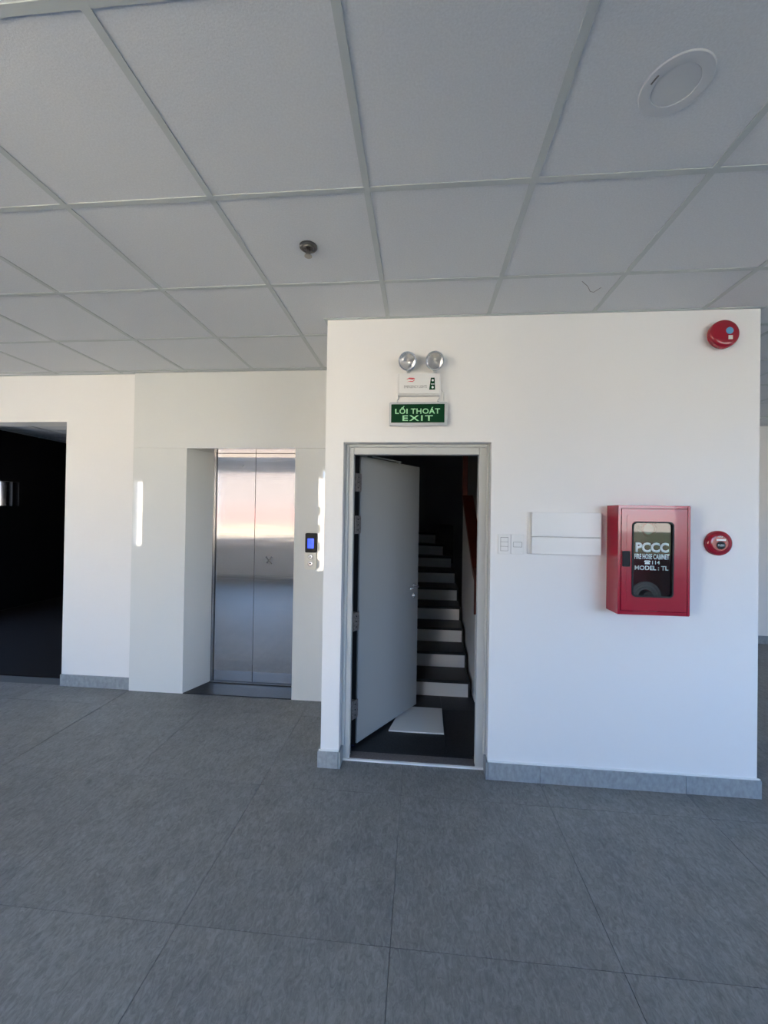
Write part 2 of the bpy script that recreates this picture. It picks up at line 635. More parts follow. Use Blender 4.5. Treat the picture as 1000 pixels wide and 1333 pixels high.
bt = 0.016
bb = baseboard('baseboard_front', [(DX1 + 0.002, 0.7135, YW - bt, YW), (0.7155, 1.5135, YW - bt, YW), (1.5155, XR + bt, YW - bt, YW),
                                   (XL - bt, DX0 - 0.002, YW - bt, YW), (XL - bt, XL, YW + 0.001, YP - 0.002),
                                   (DX0, DX0 + 0.012, YW - bt, 2.56), (DX1 - 0.012, DX1, YW - bt, 2.56)],
               'grey stone skirting tiles along the exit door wall')
MB().box(DX1, XR + 0.012, YW - 0.010, YW, 0.1, 0.106).build('sealant_bead', M_paleline, bb)
MB().box(XL - 0.010, DX0, YW - 0.010, YW, 0.1, 0.106).build('sealant_bead', M_paleline, bb)
baseboard('baseboard_right', [(XR, XR + bt, YW + 0.001, 4.0), (XR, XR + bt, 4.002, Y_FAR - bt)], 'grey skirting along the right side of the stair enclosure')
baseboard('baseboard_far', [(XR + bt, 3.9, Y_FAR - bt, Y_FAR), (3.902, 5.1, Y_FAR - bt, Y_FAR), (5.102, X_RIGHT, Y_FAR - bt, Y_FAR)],
          'grey skirting on the far wall at the right edge')
baseboard('baseboard_rear', [(X_LEFT, -3.3, Y_REAR, Y_REAR + bt), (-3.298, 0.5, Y_REAR, Y_REAR + bt), (0.502, X_RIGHT, Y_REAR, Y_REAR + bt)], 'grey skirting under the windows behind the viewpoint')
baseboard('baseboard_left', [(OX1, -2.492, YB - bt, YB), (X_LEFT, OX0, YB - bt, YB)], 'short grey skirting beside the dark doorway')

# ------------------------------------------------------------------ exit door frame and door
trim = thing('trim_1', (-0.03, 2.56, 0), 'light grey steel frame of the exit doorway', 'door frame', kind='structure')
FX0, FX1, FZ = -0.425, 0.355, 1.928
FY0, FY1 = 2.566, 2.615
for nm, (a, b, c, d) in (('jamb', (DX0, FX0, 0, DZ)), ('jamb', (FX1, DX1, 0, DZ)), ('head', (FX0, FX1, FZ, DZ))):
    MB().box(a, b, FY0, FY1, c, d, 0.004).build(nm, M_frame, trim)
# raised lip round the frame
lip = [((DX0 + 0.001, DX0 + 0.022, 0.1, DZ - 0.001)), ((DX1 - 0.016, DX1 - 0.001, 0.1, DZ - 0.001)), ((DX0 + 0.022, DX1 - 0.016, DZ - 0.018, DZ - 0.001))]
for (a, b, c, d) in lip:
    MB().box(a, b, FY0 - 0.022, FY0 + 0.002, c, d, 0.005, 2).build('frame_lip', M_frame, trim)
# rebate stop on hinge side
MB().box(FX0 - 0.004, FX0 + 0.002, FY0 + 0.040, FY0 + 0.052, 0.02, FZ).build('door_seal', M_black, trim)
MB().box(-0.462, -0.409, 2.7005, 2.7035, 0.018, FZ + 0.01).build('hinge_gap_shade', M_black, trim)  # black strip standing in for the shade inside the hinge gap
MB().box(FX0, FX1, FY0 + 0.005, 2.640, 0.0, 0.014).build('threshold', mat('brown_stone', (0.13, 0.115, 0.11), 0.5, noise=(80, 0.2)), trim)
MB().box(FX0, FX1, 2.641, 2.700, 0.0, 0.010).build('threshold', M_granite, trim)
MB().box(DX0 + 0.012, DX1 - 0.012, FY0 - 0.010, FY0 + 0.004, 0.0, 0.010).build('sealant_bead', M_paleline, trim)

HX, HY = -0.408, 2.706
LX, LY = -0.012, 3.337
door = thing('door_1', (HX, HY, 0.0), 'grey fire door standing half open into the dark stairwell', 'door', kind='structure')
ang = math.atan2(LY - HY, LX - HX)
door_len = math.hypot(LX - HX, LY - HY)
door.rotation_euler = (0, 0, ang)
# local: x along leaf, y>0 is the side away from the hall when closed (here the far-left side)
TH = 0.045


def dl(name, mb, material, parent, smooth=False):
    """build in door-local coordinates"""
    bmesh.ops.recalc_face_normals(mb.bm, faces=mb.bm.faces)
    me = bpy.data.meshes.new(name)
    mb.bm.to_mesh(me)
    mb.bm.free()
    me.materials.append(material)
    if smooth:
        for p in me.polygons:
            p.use_smooth = True
    o = bpy.data.objects.new(name, me)
    COL.objects.link(o)
    o.parent = parent
    return o


dl('leaf', MB().box(0.012, door_len, 0.0, TH, 0.022, 1.940, 0.002), M_leaf, door)
for z in (0.20, 0.78, 1.42, 1.70):
    h = dl('hinge', MB().box(-0.050, 0.0115, -0.008, 0.022, z, z + 0.12, 0.001), M_hinge, door)
    k = MB()
    for q in range(3):
        k.lathe([(0.004, 0), (0.004, 0.002), (0, 0.0025)], (-0.020, -0.008, z + 0.025 + q * 0.035), (0, -1, 0), 10)
    dl('hinge_screws', k, M_black, h)
# lever handle and lock on the visible face (y=0 side)
hx = door_len - 0.065
hb = dl('handle', MB().lathe([(0.024, 0), (0.024, 0.006), (0.021, 0.009), (0.009, 0.010), (0.009, 0.045), (0, 0.045)], (hx, 0, 0.985), (0, -1, 0), 20), M_silver, door, True)
dl('lever', MB().tube([(hx, -0.042, 0.985), (hx - 0.02, -0.047, 0.985), (hx - 0.12, -0.045, 0.983)], 0.008, 10), M_silver, hb, True)
dl('lock_cylinder', MB().lathe([(0.022, 0), (0.022, 0.007), (0.012, 0.011), (0.012, 0.016), (0, 0.016)], (hx, 0, 0.91), (0, -1, 0), 20), M_silver, door, True)
dl('latch_plate', MB().box(door_len - 0.001, door_len + 0.0015, 0.010, 0.034, 0.86, 1.06), M_chrome, door)
# door closer on the inner face near the top
dcl = dl('door_closer', MB().box(0.10, 0.32, TH, TH + 0.05, 1.84, 1.90, 0.004), M_alu, door)
dl('closer_arm', MB().box(0.12, 0.46, -0.016, -0.004, 1.945, 1.953).box(0.44, 0.46, -0.010, 0.02, 1.930, 1.953), M_alu, dcl)
tag(MB().box(-0.452, -0.418, 2.72, 2.78, 0.003, 0.030, 0.004).build('door_wedge', M_bluepl), 'small blue plastic wedge at the foot of the open fire door', 'door wedge')

# ------------------------------------------------------------------ stairwell
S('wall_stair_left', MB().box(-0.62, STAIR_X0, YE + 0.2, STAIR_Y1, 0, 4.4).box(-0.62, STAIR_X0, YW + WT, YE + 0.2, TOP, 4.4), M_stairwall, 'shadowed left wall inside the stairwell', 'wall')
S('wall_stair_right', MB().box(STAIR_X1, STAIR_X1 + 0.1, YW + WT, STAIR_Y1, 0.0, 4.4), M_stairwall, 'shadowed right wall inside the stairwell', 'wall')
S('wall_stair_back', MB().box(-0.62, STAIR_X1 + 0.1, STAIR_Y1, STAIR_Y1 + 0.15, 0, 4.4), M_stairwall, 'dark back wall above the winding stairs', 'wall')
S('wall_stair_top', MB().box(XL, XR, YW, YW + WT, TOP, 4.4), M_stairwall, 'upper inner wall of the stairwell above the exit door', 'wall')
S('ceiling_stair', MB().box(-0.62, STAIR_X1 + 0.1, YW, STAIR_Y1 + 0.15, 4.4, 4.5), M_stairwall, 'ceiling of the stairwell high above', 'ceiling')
sf = S('floor_stair', MB().box(STAIR_X0, STAIR_X1, 2.56, STAIR_Y1, -0.012, -0.002), M_joint, 'dark polished stone floor inside the stairwell', 'floor')
for (a, b, c, d) in ((STAIR_X0, 0.19, 2.702, 3.30), (0.192, 0.79, 2.702, 3.30), (0.792, STAIR_X1, 2.702, 3.30), (STAIR_X0, 0.19, 3.302, 4.2), (0.192, 0.79, 3.302, 4.2), (0.792, STAIR_X1, 3.302, 4.2), (STAIR_X0, STAIR_X1, 4.202, STAIR_Y1)):
    MB().box(a, b, c, d, -0.002, 0.003).build('stone_tile', M_granite, sf)

st = thing('staircase', (0.0, 3.555, 0.003), 'dark stone staircase with white risers climbing behind the exit door', 'stairs', kind='structure')
SX0, SX1 = STAIR_X0 + 0.005, 0.425
RH, TD = 0.1455, 0.29
ystep = [3.555 + TD * k for k in range(4)] + [4.735, 5.06]
for k, y in enumerate(ystep):
    z0 = 0.003 + RH * k
    z1 = z0 + RH
    MB().box(SX0, SX1, y, y + 0.02, z0, z1 - 0.026).build('riser', M_riser, st)
    yn = ystep[k + 1] if k + 1 < len(ystep) else y + 0.42
    MB().box(SX0, SX1 + 0.012, y - 0.022, yn + 0.02, z1 - 0.026, z1, 0.004).build('tread', M_granite, st)
    MB().box(SX1 + 0.0005, SX1 + 0.018, y + 0.001, yn + 0.02, 0.003, z1 - 0.027).build('stringer_panel', M_granite, st)
zb = 0.003 + RH * 6
for k, (yl, yr) in enumerate(((5.48, 5.40), (5.78, 5.52), (6.15, 5.66))):
    z0, z1 = zb + RH * k, zb + RH * (k + 1)
    xr = SX1 - 0.02 - 0.10 * k
    MB().prism([(SX0, yl), (xr, yr), (xr, yr + 0.02), (SX0, yl + 0.02)], 'z', z0, z1 - 0.026).build('riser', M_riser, st)
    MB().prism([(SX0, yl - 0.02), (xr + 0.01, yr - 0.02), (xr + 0.01, STAIR_Y1), (SX0, STAIR_Y1)], 'z', z1 - 0.026, z1).build('tread', M_granite, st)
zt = zb + RH * 3
MB().box(0.27, 0.47, 5.9, STAIR_Y1, zb, zt + 0.10).build('newel_block', M_granite, st)

# parapet with wooden rail on the right of the stairs
S('wall_stair_parapet', MB().prism([(3.47, 0.003), (3.47, 1.00), (3.56, 1.04), (4.60, 1.78), (4.60, 0.003)], 'x', 0.468, 0.545), M_wall,
  'white sloping parapet wall beside the stairs', 'wall')
rail = thing('handrail', (0.50, 3.45, 0.0), 'red-brown wooden handrail rising along the stair parapet', 'handrail')
MB().prism([(3.435, 0.76), (3.450, 0.735), (3.469, 0.735), (3.469, 1.01), (3.56, 1.045), (3.56, 1.105), (3.435, 1.06)], 'x', 0.452, 0.56).build('end_board', M_wood, rail)
MB().prism([(3.562, 1.045), (4.50, 1.712), (4.50, 1.775), (3.562, 1.105)], 'x', 0.452, 0.56).build('sloping_rail', M_wood, rail)
MB().box(0.452, 0.505, 4.502, 4.56, 1.712, 2.75, 0.004).build('newel_post', M_wood, rail)
pc = thing('conduit', (0.60, 4.2, 0.0), 'pair of thin grey pipes rising in the dark stairwell', 'pipe')
for x, y in ((0.575, 4.22), (0.645, 4.30)):
    MB().tube([(x, y, 0.003), (x, y, 2.33)], 0.008, 8).build('pipe', M_alu, pc)
MB().tube([(0.575, 4.22, 2.325), (0.60, 4.25, 2.36), (0.645, 4.30, 2.325), (0.72, 4.28, 2.35)], 0.006, 8).build('bend', M_alu, pc)

tag(MB().prism([(-0.205, 2.930), (0.187, 2.930), (0.192, 3.309), (-0.12, 3.312)], 'z', 0.003, 0.012).build('white_board', M_board),
    'white square board lying on the dark stairwell floor', 'board')

# ------------------------------------------------------------------ elevator
ev = thing('elevator_door', (-1.5, 3.605, 0), 'brushed steel elevator doors, closed, in a white surround', 'elevator door')
EY = 3.605
EDX0, EDX1 = -1.893, -1.125
MB().box(-1.866, -1.5012, EY, EY + 0.03, 0.012, EZ - 0.002, 0.0015).build('door_panel', M_steel, ev)
MB().box(-1.4988, EDX1, EY, EY + 0.03, 0.012, EZ - 0.002, 0.0015).build('door_panel', M_steel, ev)
MB().box(EDX0, -1.867, EY - 0.012, EY + 0.03, 0.0, EZ, 0.0015).build('jamb_strip', M_steel_d, ev)
MB().box(-1.502, -1.498, EY + 0.004, EY + 0.028, 0.012, EZ - 0.002).build('centre_seal', M_black, ev)
MB().lathe([(0.007, 0), (0.007, 0.002), (0.0045, 0.003), (0, 0.003)], (-1.624, EY, 1.979), (0, -1, 0), 16).build('key_hole', M_white, ev)
MB().prism([(EX0 - 0.02, YE), (EX1 + 0.02, YE), (EDX1 + 0.02, EY), (EDX0 - 0.02, EY)], 'z', -0.01, 0.004).build('sill_stone', M_granite, ev)
MB().box(EDX0, EDX1, EY - 0.03, EY + 0.03, 0.003, 0.0105).build('sill_track', M_granite, ev)
MB().box(EDX0 - 0.05, EDX1 + 0.05, EY + 0.0325, EY + 0.3, 0.0, EZ + 0.1).build('shaft_backing', M_black, ev)
MB().prism([(EX0 - 0.018, YP + 0.0125), (EX1 + 0.018, YP + 0.0125), (EDX1 + 0.02, EY + 0.03), (EDX0 - 0.02, EY + 0.03)], 'z', EZ, EZ + 0.02).build('soffit', M_steel, ev)
MB().prism([(EX0, YP), (EX1, YP), (EX1, YP + 0.012), (EX0, YP + 0.012)], 'z', EZ, EZ + 0.004).build('head_edge', M_steel, ev)

ep = thing('elevator_surround', (-1.5, YP, 0), 'glossy white panels cladding both sides of the elevator doorway', 'wall panel')
MB().box(-2.484, EX0, YP, YE, 0.0, EZ, 0.001).build('side_panel', M_panel, ep)
MB().box(EX1, XL - 0.002, YP, YE, 0.0, EZ, 0.001).build('side_panel', M_panel, ep)
MB().prism([(EX0, YP + 0.002), (EDX0, EY), (EDX0 - 0.012, EY + 0.01), (EX0 - 0.02, YP + 0.012)], 'z', 0.004, EZ).build('reveal_panel', M_panel, ep)
MB().prism([(EX1, YP + 0.002), (EDX1, EY), (EDX1 + 0.012, EY + 0.01), (EX1 + 0.02, YP + 0.012)], 'z', 0.004, EZ).build('reveal_panel', M_panel, ep)

MB().box(-2.484, XL - 0.002, YP, YE, EZ + 0.004, HC - 0.002, 0.001).build('head_panel', M_panel, ep)
sm = MB()
sm.prism([(-1.398, 1.150), (-1.386, 1.158), (-1.330, 1.090), (-1.338, 1.084)], 'y', EY - 0.0004, EY)
sm.prism([(-1.340, 1.158), (-1.328, 1.148), (-1.376, 1.092), (-1.388, 1.098)], 'y', EY - 0.0009, EY - 0.0005)
sm.build('smudge', mat('greasy_smudge', (0.17, 0.165, 0.16), 0.6, 0.0, 0.2), ev)
cb = thing('call_panel', (-0.895, YP, 1.09), 'elevator call panel with glowing blue screen and two round buttons', 'call panel')
CX0, CX1 = -0.945, -0.850
CY = YP - 0.022
MB().prism(rrect(CX0, CX1, 1.228, 1.388, 0.010, 4), 'y', CY, YP).build('display_housing', M_black, cb)
MB().box(CX0 + 0.020, CX1 - 0.022, CY - 0.0015, CY - 0.0002, 1.262, 1.345).build('screen', M_blue_scr, cb)
bp_ = MB().prism([(CX0 - 0.004, 1.227), (CX0 - 0.004, 1.100), (CX0 + 0.010, 1.088), (CX1 - 0.012, 1.088), (CX1, 1.100), (CX1, 1.227)], 'y', CY, YP).build('button_plate', M_cream, cb)
for z, up_ in ((1.193, 1), (1.138, -1)):
    cx = (CX0 + CX1) / 2 - 0.002
    b = MB().lathe([(0.021, 0), (0.021, 0.003), (0.018, 0.004), (0.017, 0.002), (0, 0.002)], (cx, CY, z), (0, -1, 0), 24).build('button', M_chrome, cb, True)
    MB().prism([(cx - 0.008, z - 0.005 * up_), (cx + 0.008, z - 0.005 * up_), (cx, z + 0.008 * up_)], 'y', CY - 0.0035, CY - 0.0018).build('arrow', M_black, b)

# ------------------------------------------------------------------ dark room through the left opening
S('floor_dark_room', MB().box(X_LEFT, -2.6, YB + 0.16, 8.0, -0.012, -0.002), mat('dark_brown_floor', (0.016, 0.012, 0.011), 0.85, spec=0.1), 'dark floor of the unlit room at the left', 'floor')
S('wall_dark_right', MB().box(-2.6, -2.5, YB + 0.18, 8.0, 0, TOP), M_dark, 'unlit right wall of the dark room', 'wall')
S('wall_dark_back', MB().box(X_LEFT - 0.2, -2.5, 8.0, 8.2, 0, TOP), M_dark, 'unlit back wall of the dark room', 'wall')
WY0, WY1, WZ0, WZ1 = 5.45, 5.97, 1.60, 1.98
wd = MB()
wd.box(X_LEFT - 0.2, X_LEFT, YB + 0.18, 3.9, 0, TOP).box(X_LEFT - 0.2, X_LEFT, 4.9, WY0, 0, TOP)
wd.box(X_LEFT - 0.2, X_LEFT, 3.9, 4.9, 0, 0.8).box(X_LEFT - 0.2, X_LEFT, 3.9, 4.9, 2.2, TOP)  # open bay added out of view to let daylight onto this room's ceiling
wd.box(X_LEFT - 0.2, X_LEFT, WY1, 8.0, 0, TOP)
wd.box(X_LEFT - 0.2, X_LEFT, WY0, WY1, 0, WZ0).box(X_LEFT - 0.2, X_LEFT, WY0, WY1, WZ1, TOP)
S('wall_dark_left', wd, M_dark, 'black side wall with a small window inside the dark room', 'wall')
win = thing('window_6', (X_LEFT, 5.6, WZ0), 'small pale window deep inside the dark room at the left edge', 'window', kind='structure')
MB().box(X_LEFT - 0.10, X_LEFT - 0.094, WY0, WY1, WZ0, WZ1).build('pane', M_glass, win)
MB().box(X_LEFT - 0.12, X_LEFT - 0.07, WY0, WY0 + 0.04, WZ0, WZ1).box(X_LEFT - 0.12, X_LEFT - 0.07, WY1 - 0.04, WY1, WZ0, WZ1).build('window_frame', M_black, win)
for y in (6.9, 7.35):
    tag(MB().box(X_LEFT, X_LEFT + 0.06, y, y + 0.05, 0, HC - 0.1, 0.004).build('trim_2', M_alu if False else M_black), 'slim black upright on the dark room wall', 'trim', 'uprights in the dark room', 'structure')

# ------------------------------------------------------------------ emergency light
em = thing('emergency_light', (-0.017, YW, 2.257), 'white twin-head emergency light above the green exit sign', 'emergency light')
EMX0, EMX1, EMZ0, EMZ1 = -0.148, 0.108, 2.262, 2.396
EMY = YW - 0.055
MB().box(EMX0, EMX1, EMY + 0.012, YW, EMZ0, EMZ1, 0.006, 2).build('housing', M_white, em)
MB().box(EMX0 + 0.006, EMX1 - 0.006, EMY, EMY + 0.0125, EMZ0 + 0.006, EMZ1 - 0.005, 0.004, 2).build('front_cover', M_white, em)
for x, dx in ((-0.088, -0.18), (0.070, -0.10)):
    cz = 2.456
    cyy = YW - 0.075
    ax = Vector((dx, -1.0, -0.65)).normalized()
    c = Vector((x, cyy, cz))
    hd = MB().lathe([(0, -0.045), (0.022, -0.043), (0.040, -0.028), (0.050, -0.006), (0.053, 0.004), (0.053, 0.009), (0.048, 0.009), (0.047, 0.004)], c, ax, 32).build('lamp_head', M_silver, em, True)
    MB().lathe([(0.047, 0.005), (0.040, -0.010), (0.026, -0.024), (0.010, -0.030), (0, -0.031)], c, ax, 32).build('reflector', M_silver, hd, True)
    MB().lathe([(0, -0.004), (0.006, -0.006), (0.008, -0.013), (0.008, -0.028)], c, ax, 16).build('bulb', M_white, hd, True)
    MB().lathe([(0.0535, 0.002), (0.0555, 0.006), (0.0535, 0.0105), (0.049, 0.0105)], c, ax, 32).build('bezel', M_silver, hd, True)
    MB().lathe([(0.010, 0), (0.010, 0.014), (0.014, 0.016), (0.014, 0.026)], (x + 0.004, YW - 0.035, EMZ1 - 0.002), (0, 0, 1), 16).build('swivel', M_alu, em, True)
text('lettering', 'EMERGENCY LIGHTS', -0.108, 0.026, 2.302, 2.318, EMY, M_greytxt, em, 0.0)
# small red swoosh mark
sw = MB()
sw.prism([(-0.098, 2.352), (-0.078, 2.364), (-0.050, 2.362), (-0.044, 2.357), (-0.060, 2.352), (-0.080, 2.356)], 'y', EMY - 0.0008, EMY)
sw.prism([(-0.094, 2.338), (-0.072, 2.344), (-0.058, 2.343), (-0.046, 2.354), (-0.048, 2.346), (-0.058, 2.338), (-0.076, 2.340)], 'y', EMY - 0.0008, EMY)
sw.build('logo', M_redtxt, em)
lb = MB().prism([(0.040, 2.291), (0.075, 2.291), (0.071, 2.362), (0.049, 2.362)], 'y', EMY - 0.001, EMY).build('green_label', M_green, em)
for z in (2.346, 2.305):
    MB().lathe([(0.0065, 0), (0.0065, 0.0015), (0, 0.0015)], (0.060, EMY - 0.001, z), (0, -1, 0), 16).build('indicator', M_ptxt, lb)
MB().box(0.050, 0.070, EMY - 0.0016, EMY - 0.001, 2.322, 2.326).build('indicator_line', M_ptxt, lb)

# ------------------------------------------------------------------ exit sign
ex = thing('exit_sign', (-0.02, YW, 2.082), 'green exit sign in a silver frame hanging above the door', 'exit sign')
SX_0, SX_1, SZ0, SZ1 = -0.196, 0.150, 2.083, 2.222
SYF = YW - 0.045
MB().ring(rrect(SX_0, SX_1, SZ0, SZ1, 0.010), rrect(SX_0 + 0.012, SX_1 - 0.017, SZ0 + 0.016, SZ1 - 0.012, 0.003), SYF, YW - 0.020).build('frame', M_alu, ex)
MB().box(SX_0 + 0.010, SX_1 - 0.013, SYF + 0.004, YW - 0.022, SZ0 + 0.012, SZ1 - 0.010).build('green_plate', M_green, ex)
MB().box(-0.12, 0.07, YW - 0.020, YW, 2.12, 2.19).build('wall_bracket', M_alu, ex)
text('lettering', 'L\u1ed0I', -0.160, -0.086, 2.152, 2.199, SYF + 0.0035, M_gtxt, ex, 0.022, spacing=1.08)
text('lettering', 'THO\u00c1T', -0.067, 0.106, 2.152, 2.192, SYF + 0.0035, M_gtxt, ex, 0.022, spacing=1.08)
text('lettering', 'EXIT', -0.116, 0.064, 2.110, 2.143, SYF + 0.0035, M_gtxt, ex, 0.02, spacing=1.25)
for x in (-0.148, 0.093):
    h = MB().tube([(x, SYF + 0.012, SZ1 - 0.001), (x, SYF + 0.012, SZ1 + 0.016), (x + 0.008, SYF + 0.012, SZ1 + 0.022), (x + 0.008, SYF + 0.012, EMZ0 - 0.0005)], 0.0035, 8).build('hanger', M_chrome, ex)
    MB().lathe([(0.008, 0), (0.009, 0.004), (0.005, 0.008)], (x, SYF + 0.012, SZ1 - 0.001), (0, 0, 1), 12).build('hanger_nut', M_chrome, h)
MB().tube([(0.112, YW - 0.03, 2.300), (0.126, YW - 0.026, 2.285), (0.124, YW - 0.024, 2.25), (0.123, YW - 0.024, SZ1 - 0.002)], 0.0028, 6).build('cable', M_white, ex)

# ------------------------------------------------------------------ wall switches and cover panel
for k, (a, b, lab) in enumerate(((0.459, 0.5315, 'white wall switch plate with three stacked rockers'), (0.533, 0.608, 'white wall switch plate with one small rocker, beside the cover panel'))):
    sw_ = thing('wall_switch', ((a + b) / 2, YW, 1.327), lab, 'switch', 'wall switches beside the door')
    MB().box(a, b, YW - 0.009, YW, 1.327, 1.444, 0.002).build('plate', M_white, sw_)
    if k == 0:
        MB().box(a + 0.0140, b - 0.0140, YW - 0.0094, YW - 0.0085, 1.3460, 1.4268).build('rocker_well', M_ink, sw_)
        for q in range(3):
            MB().box(a + 0.0155, b - 0.0155, YW - 0.0115, YW - 0.0090, 1.3475 + q * 0.0262, 1.3475 + q * 0.0262 + 0.0247, 0.001).build('rocker', M_white, sw_)
    else:
        MB().ring(rrect(a + 0.013, b - 0.011, 1.370, 1.400, 0.002, 2), rrect(a + 0.0145, b - 0.0125, 1.3715, 1.3985, 0.0015, 2), YW - 0.0097, YW - 0.0085).build('rocker_gap', M_ink, sw_)
        MB().box(a + 0.0155, b - 0.0135, YW - 0.0125, YW - 0.0088, 1.3725, 1.3975, 0.001).build('rocker', M_white, sw_)
ec = thing('cover_panel', (0.83, YW, 1.332), 'white rectangular cover panel left of the red cabinet', 'cover panel')
MB().box(0.628, 1.036, YW - 0.010, YW, 1.333, 1.578, 0.001).build('back_box', M_white, ec)
MB().box(0.646, 1.034, YW - 0.034, YW - 0.0102, 1.4365, 1.577, 0.0015).build('upper_cover', M_white, ec)
MB().box(0.646, 1.034, YW - 0.034, YW - 0.0102, 1.334, 1.4325, 0.0015).build('lower_cover', M_white, ec)

# ------------------------------------------------------------------ fire hose cabinet
fc = thing('fire_hose_cabinet', (1.26, YW, 1.024), 'red steel fire hose cabinet with glazed door and white lettering', 'cabinet')
KX0, KX1, KZ0, KZ1 = 1.078, 1.447, 1.026, 1.621
KY = 2.347
bx_ = MB()
bx_.box(KX0, KX0 + 0.004, KY + 0.004, YW, KZ0, KZ1).box(KX1 - 0.004, KX1, KY + 0.004, YW, KZ0, KZ1)
bx_.box(KX0 + 0.004, KX1 - 0.004, KY + 0.004, YW, KZ0, KZ0 + 0.004).box(KX0 + 0.004, KX1 - 0.004, KY + 0.004, YW, KZ1 - 0.004, KZ1)
bx_.box(KX0 + 0.004, KX1 - 0.004, YW - 0.004, YW, KZ0 + 0.004, KZ1 - 0.004)
bx_.build('body', M_red, fc)
DXa, DXb, DZa, DZb = KX0 + 0.016, KX1 - 0.016, KZ0 + 0.022, KZ1 - 0.020
MB().ring(rrect(KX0, KX1, KZ0, KZ1, 0.002), rrect(DXa - 0.003, DXb + 0.003, DZa - 0.003, DZb + 0.003, 0.001), KY - 0.004, KY + 0.004).build('face_frame', M_red, fc)
wx0, wx1, wz0, wz1 = 1.152, 1.357, 1.128, 1.528
dr = MB().ring(rrect(DXa, DXb, DZa, DZb, 0.002), rrect(wx0, wx1, wz0, wz1, 0.020), KY - 0.008, KY + 0.006).build('door', M_red, fc)
# pressed raised panel border round the window
MB().ring(rrect(wx0 - 0.032, wx1 + 0.034, wz0 - 0.040, wz1 + 0.045, 0.02), rrect(wx0 - 0.002, wx1 + 0.002, wz0 - 0.002, wz1 + 0.002, 0.021), KY - 0.0095, KY - 0.0078).build('raised_border', M_red, dr)
MB().ring(rrect(wx0 - 0.005, wx1 + 0.005, wz0 - 0.005, wz1 + 0.005, 0.024), rrect(wx0 + 0.003, wx1 - 0.003, wz0 + 0.003, wz1 - 0.003, 0.018), KY - 0.013, KY + 0.002).build('gasket', M_black, dr)
MB().box(wx0, wx1, KY - 0.004, KY - 0.001, wz0, wz1).build('glass', M_glass, dr)
hr = MB().ring(rrect(1.098, 1.138, 1.287, 1.372, 0.004), rrect(1.102, 1.134, 1.291, 1.368, 0.003), KY - 0.0130, KY - 0.0065).build('handle', M_black, dr)
MB().box(1.101, 1.135, KY - 0.0112, KY - 0.0078, 1.290, 1.369).build('finger_pull', M_black, hr)
MB().box(DXb + 0.0035, KX1 + 0.001, KY - 0.0075, KY - 0.0035, KZ0 + 0.004, KZ1 - 0.004, 0.001).build('hinge_strip', M_red, fc)
ty = KY - 0.0042
text('lettering', 'PCCC', 1.168, 1.340, 1.366, 1.420, ty, M_ptxt, dr, 0.045)
text('lettering', 'FIRE HOSE CABINET', 1.163, 1.342, 1.329, 1.358, ty, M_ptxt, dr, 0.028)
text('lettering', '114', 1.255, 1.294, 1.302, 1.322, ty, M_ptxt, dr, 0.015)
tel = MB()
tel.prism([(1.214, 1.318), (1.217, 1.322), (1.243, 1.322), (1.246, 1.318), (1.246, 1.313), (1.239, 1.313), (1.239, 1.317), (1.221, 1.317), (1.221, 1.313), (1.214, 1.313)], 'y', ty - 0.0008, ty)
tel.prism([(1.223, 1.315), (1.237, 1.315), (1.243, 1.307), (1.243, 1.302), (1.217, 1.302), (1.217, 1.307)], 'y', ty - 0.0008, ty)
tel.build('telephone_symbol', M_ptxt, dr)
text('lettering', 'MODEL : TL', 1.165, 1.338, 1.270, 1.294, ty, M_ptxt, dr, 0.02)
# contents, seen dimly through the glass
fh = thing('fire_hose', (1.262, YW - 0.06, KZ0 + 0.004), 'rolled white canvas fire hose inside the red cabinet', 'fire hose')
zc = KZ0 + 0.004 + 0.084
for q, r in enumerate((0.076, 0.061, 0.046)):
    MB().tube([(1.262 + r * math.cos(2 * PI * t / 40), YW - 0.062, zc + r * math.sin(2 * PI * t / 40)) for t in range(40)], 0.0075, 8, True).build('hose_coil', M_hose, fh, True)
MB().lathe([(0, -0.03), (0.03, -0.03), (0.03, 0.03), (0, 0.03)], (1.262, YW - 0.062, zc), (0, -1, 0), 20).build('hub', M_bronze, fh, True)
vl = thing('hose_valve', (1.262, YW - 0.05, KZ1 - 0.12), 'brass valve with handwheel at the top inside the red cabinet', 'valve')
MB().lathe([(0, 0), (0.02, 0), (0.02, 0.05), (0.03, 0.055), (0.03, 0.075), (0, 0.075)], (1.262, YW - 0.006, KZ1 - 0.13), (0, -1, 0), 20).build('valve_body', M_bronze, vl, True)
MB().tube([(1.262 + 0.038 * math.cos(2 * PI * t / 24), YW - 0.095, KZ1 - 0.13 + 0.038 * math.sin(2 * PI * t / 24)) for t in range(24)], 0.006, 8, True).build('handwheel', M_red, vl, True)

# ------------------------------------------------------------------ alarm bell and call point
bell = thing('alarm_bell', (1.678, YW, 2.511), 'round red fire alarm bell near the top right wall corner', 'alarm bell')
bc = (1.678, YW, 2.590)
R = 0.079
MB().lathe([(R * 0.75, 0), (R * 0.75, 0.018), (R, 0.020), (R, 0.032), (R * 0.975, 0.042), (R * 0.90, 0.050), (R * 0.75, 0.054), (R * 0.45, 0.056), (0, 0.0565)], bc, (0, -1, 0), 48).build('gong', M_red_d, bell, True)
MB().lathe([(0.019, 0.0), (0.019, 0.0575), (0, 0.0575)], (1.694, YW - 0.001, 2.600), (0, -1, 0), 24).build('blue_badge', M_bluebadge, bell)
MB().box(1.688, 1.710, YW - 0.0575, YW - 0.050, 2.552, 2.574).build('rating_label', M_cream, bell)

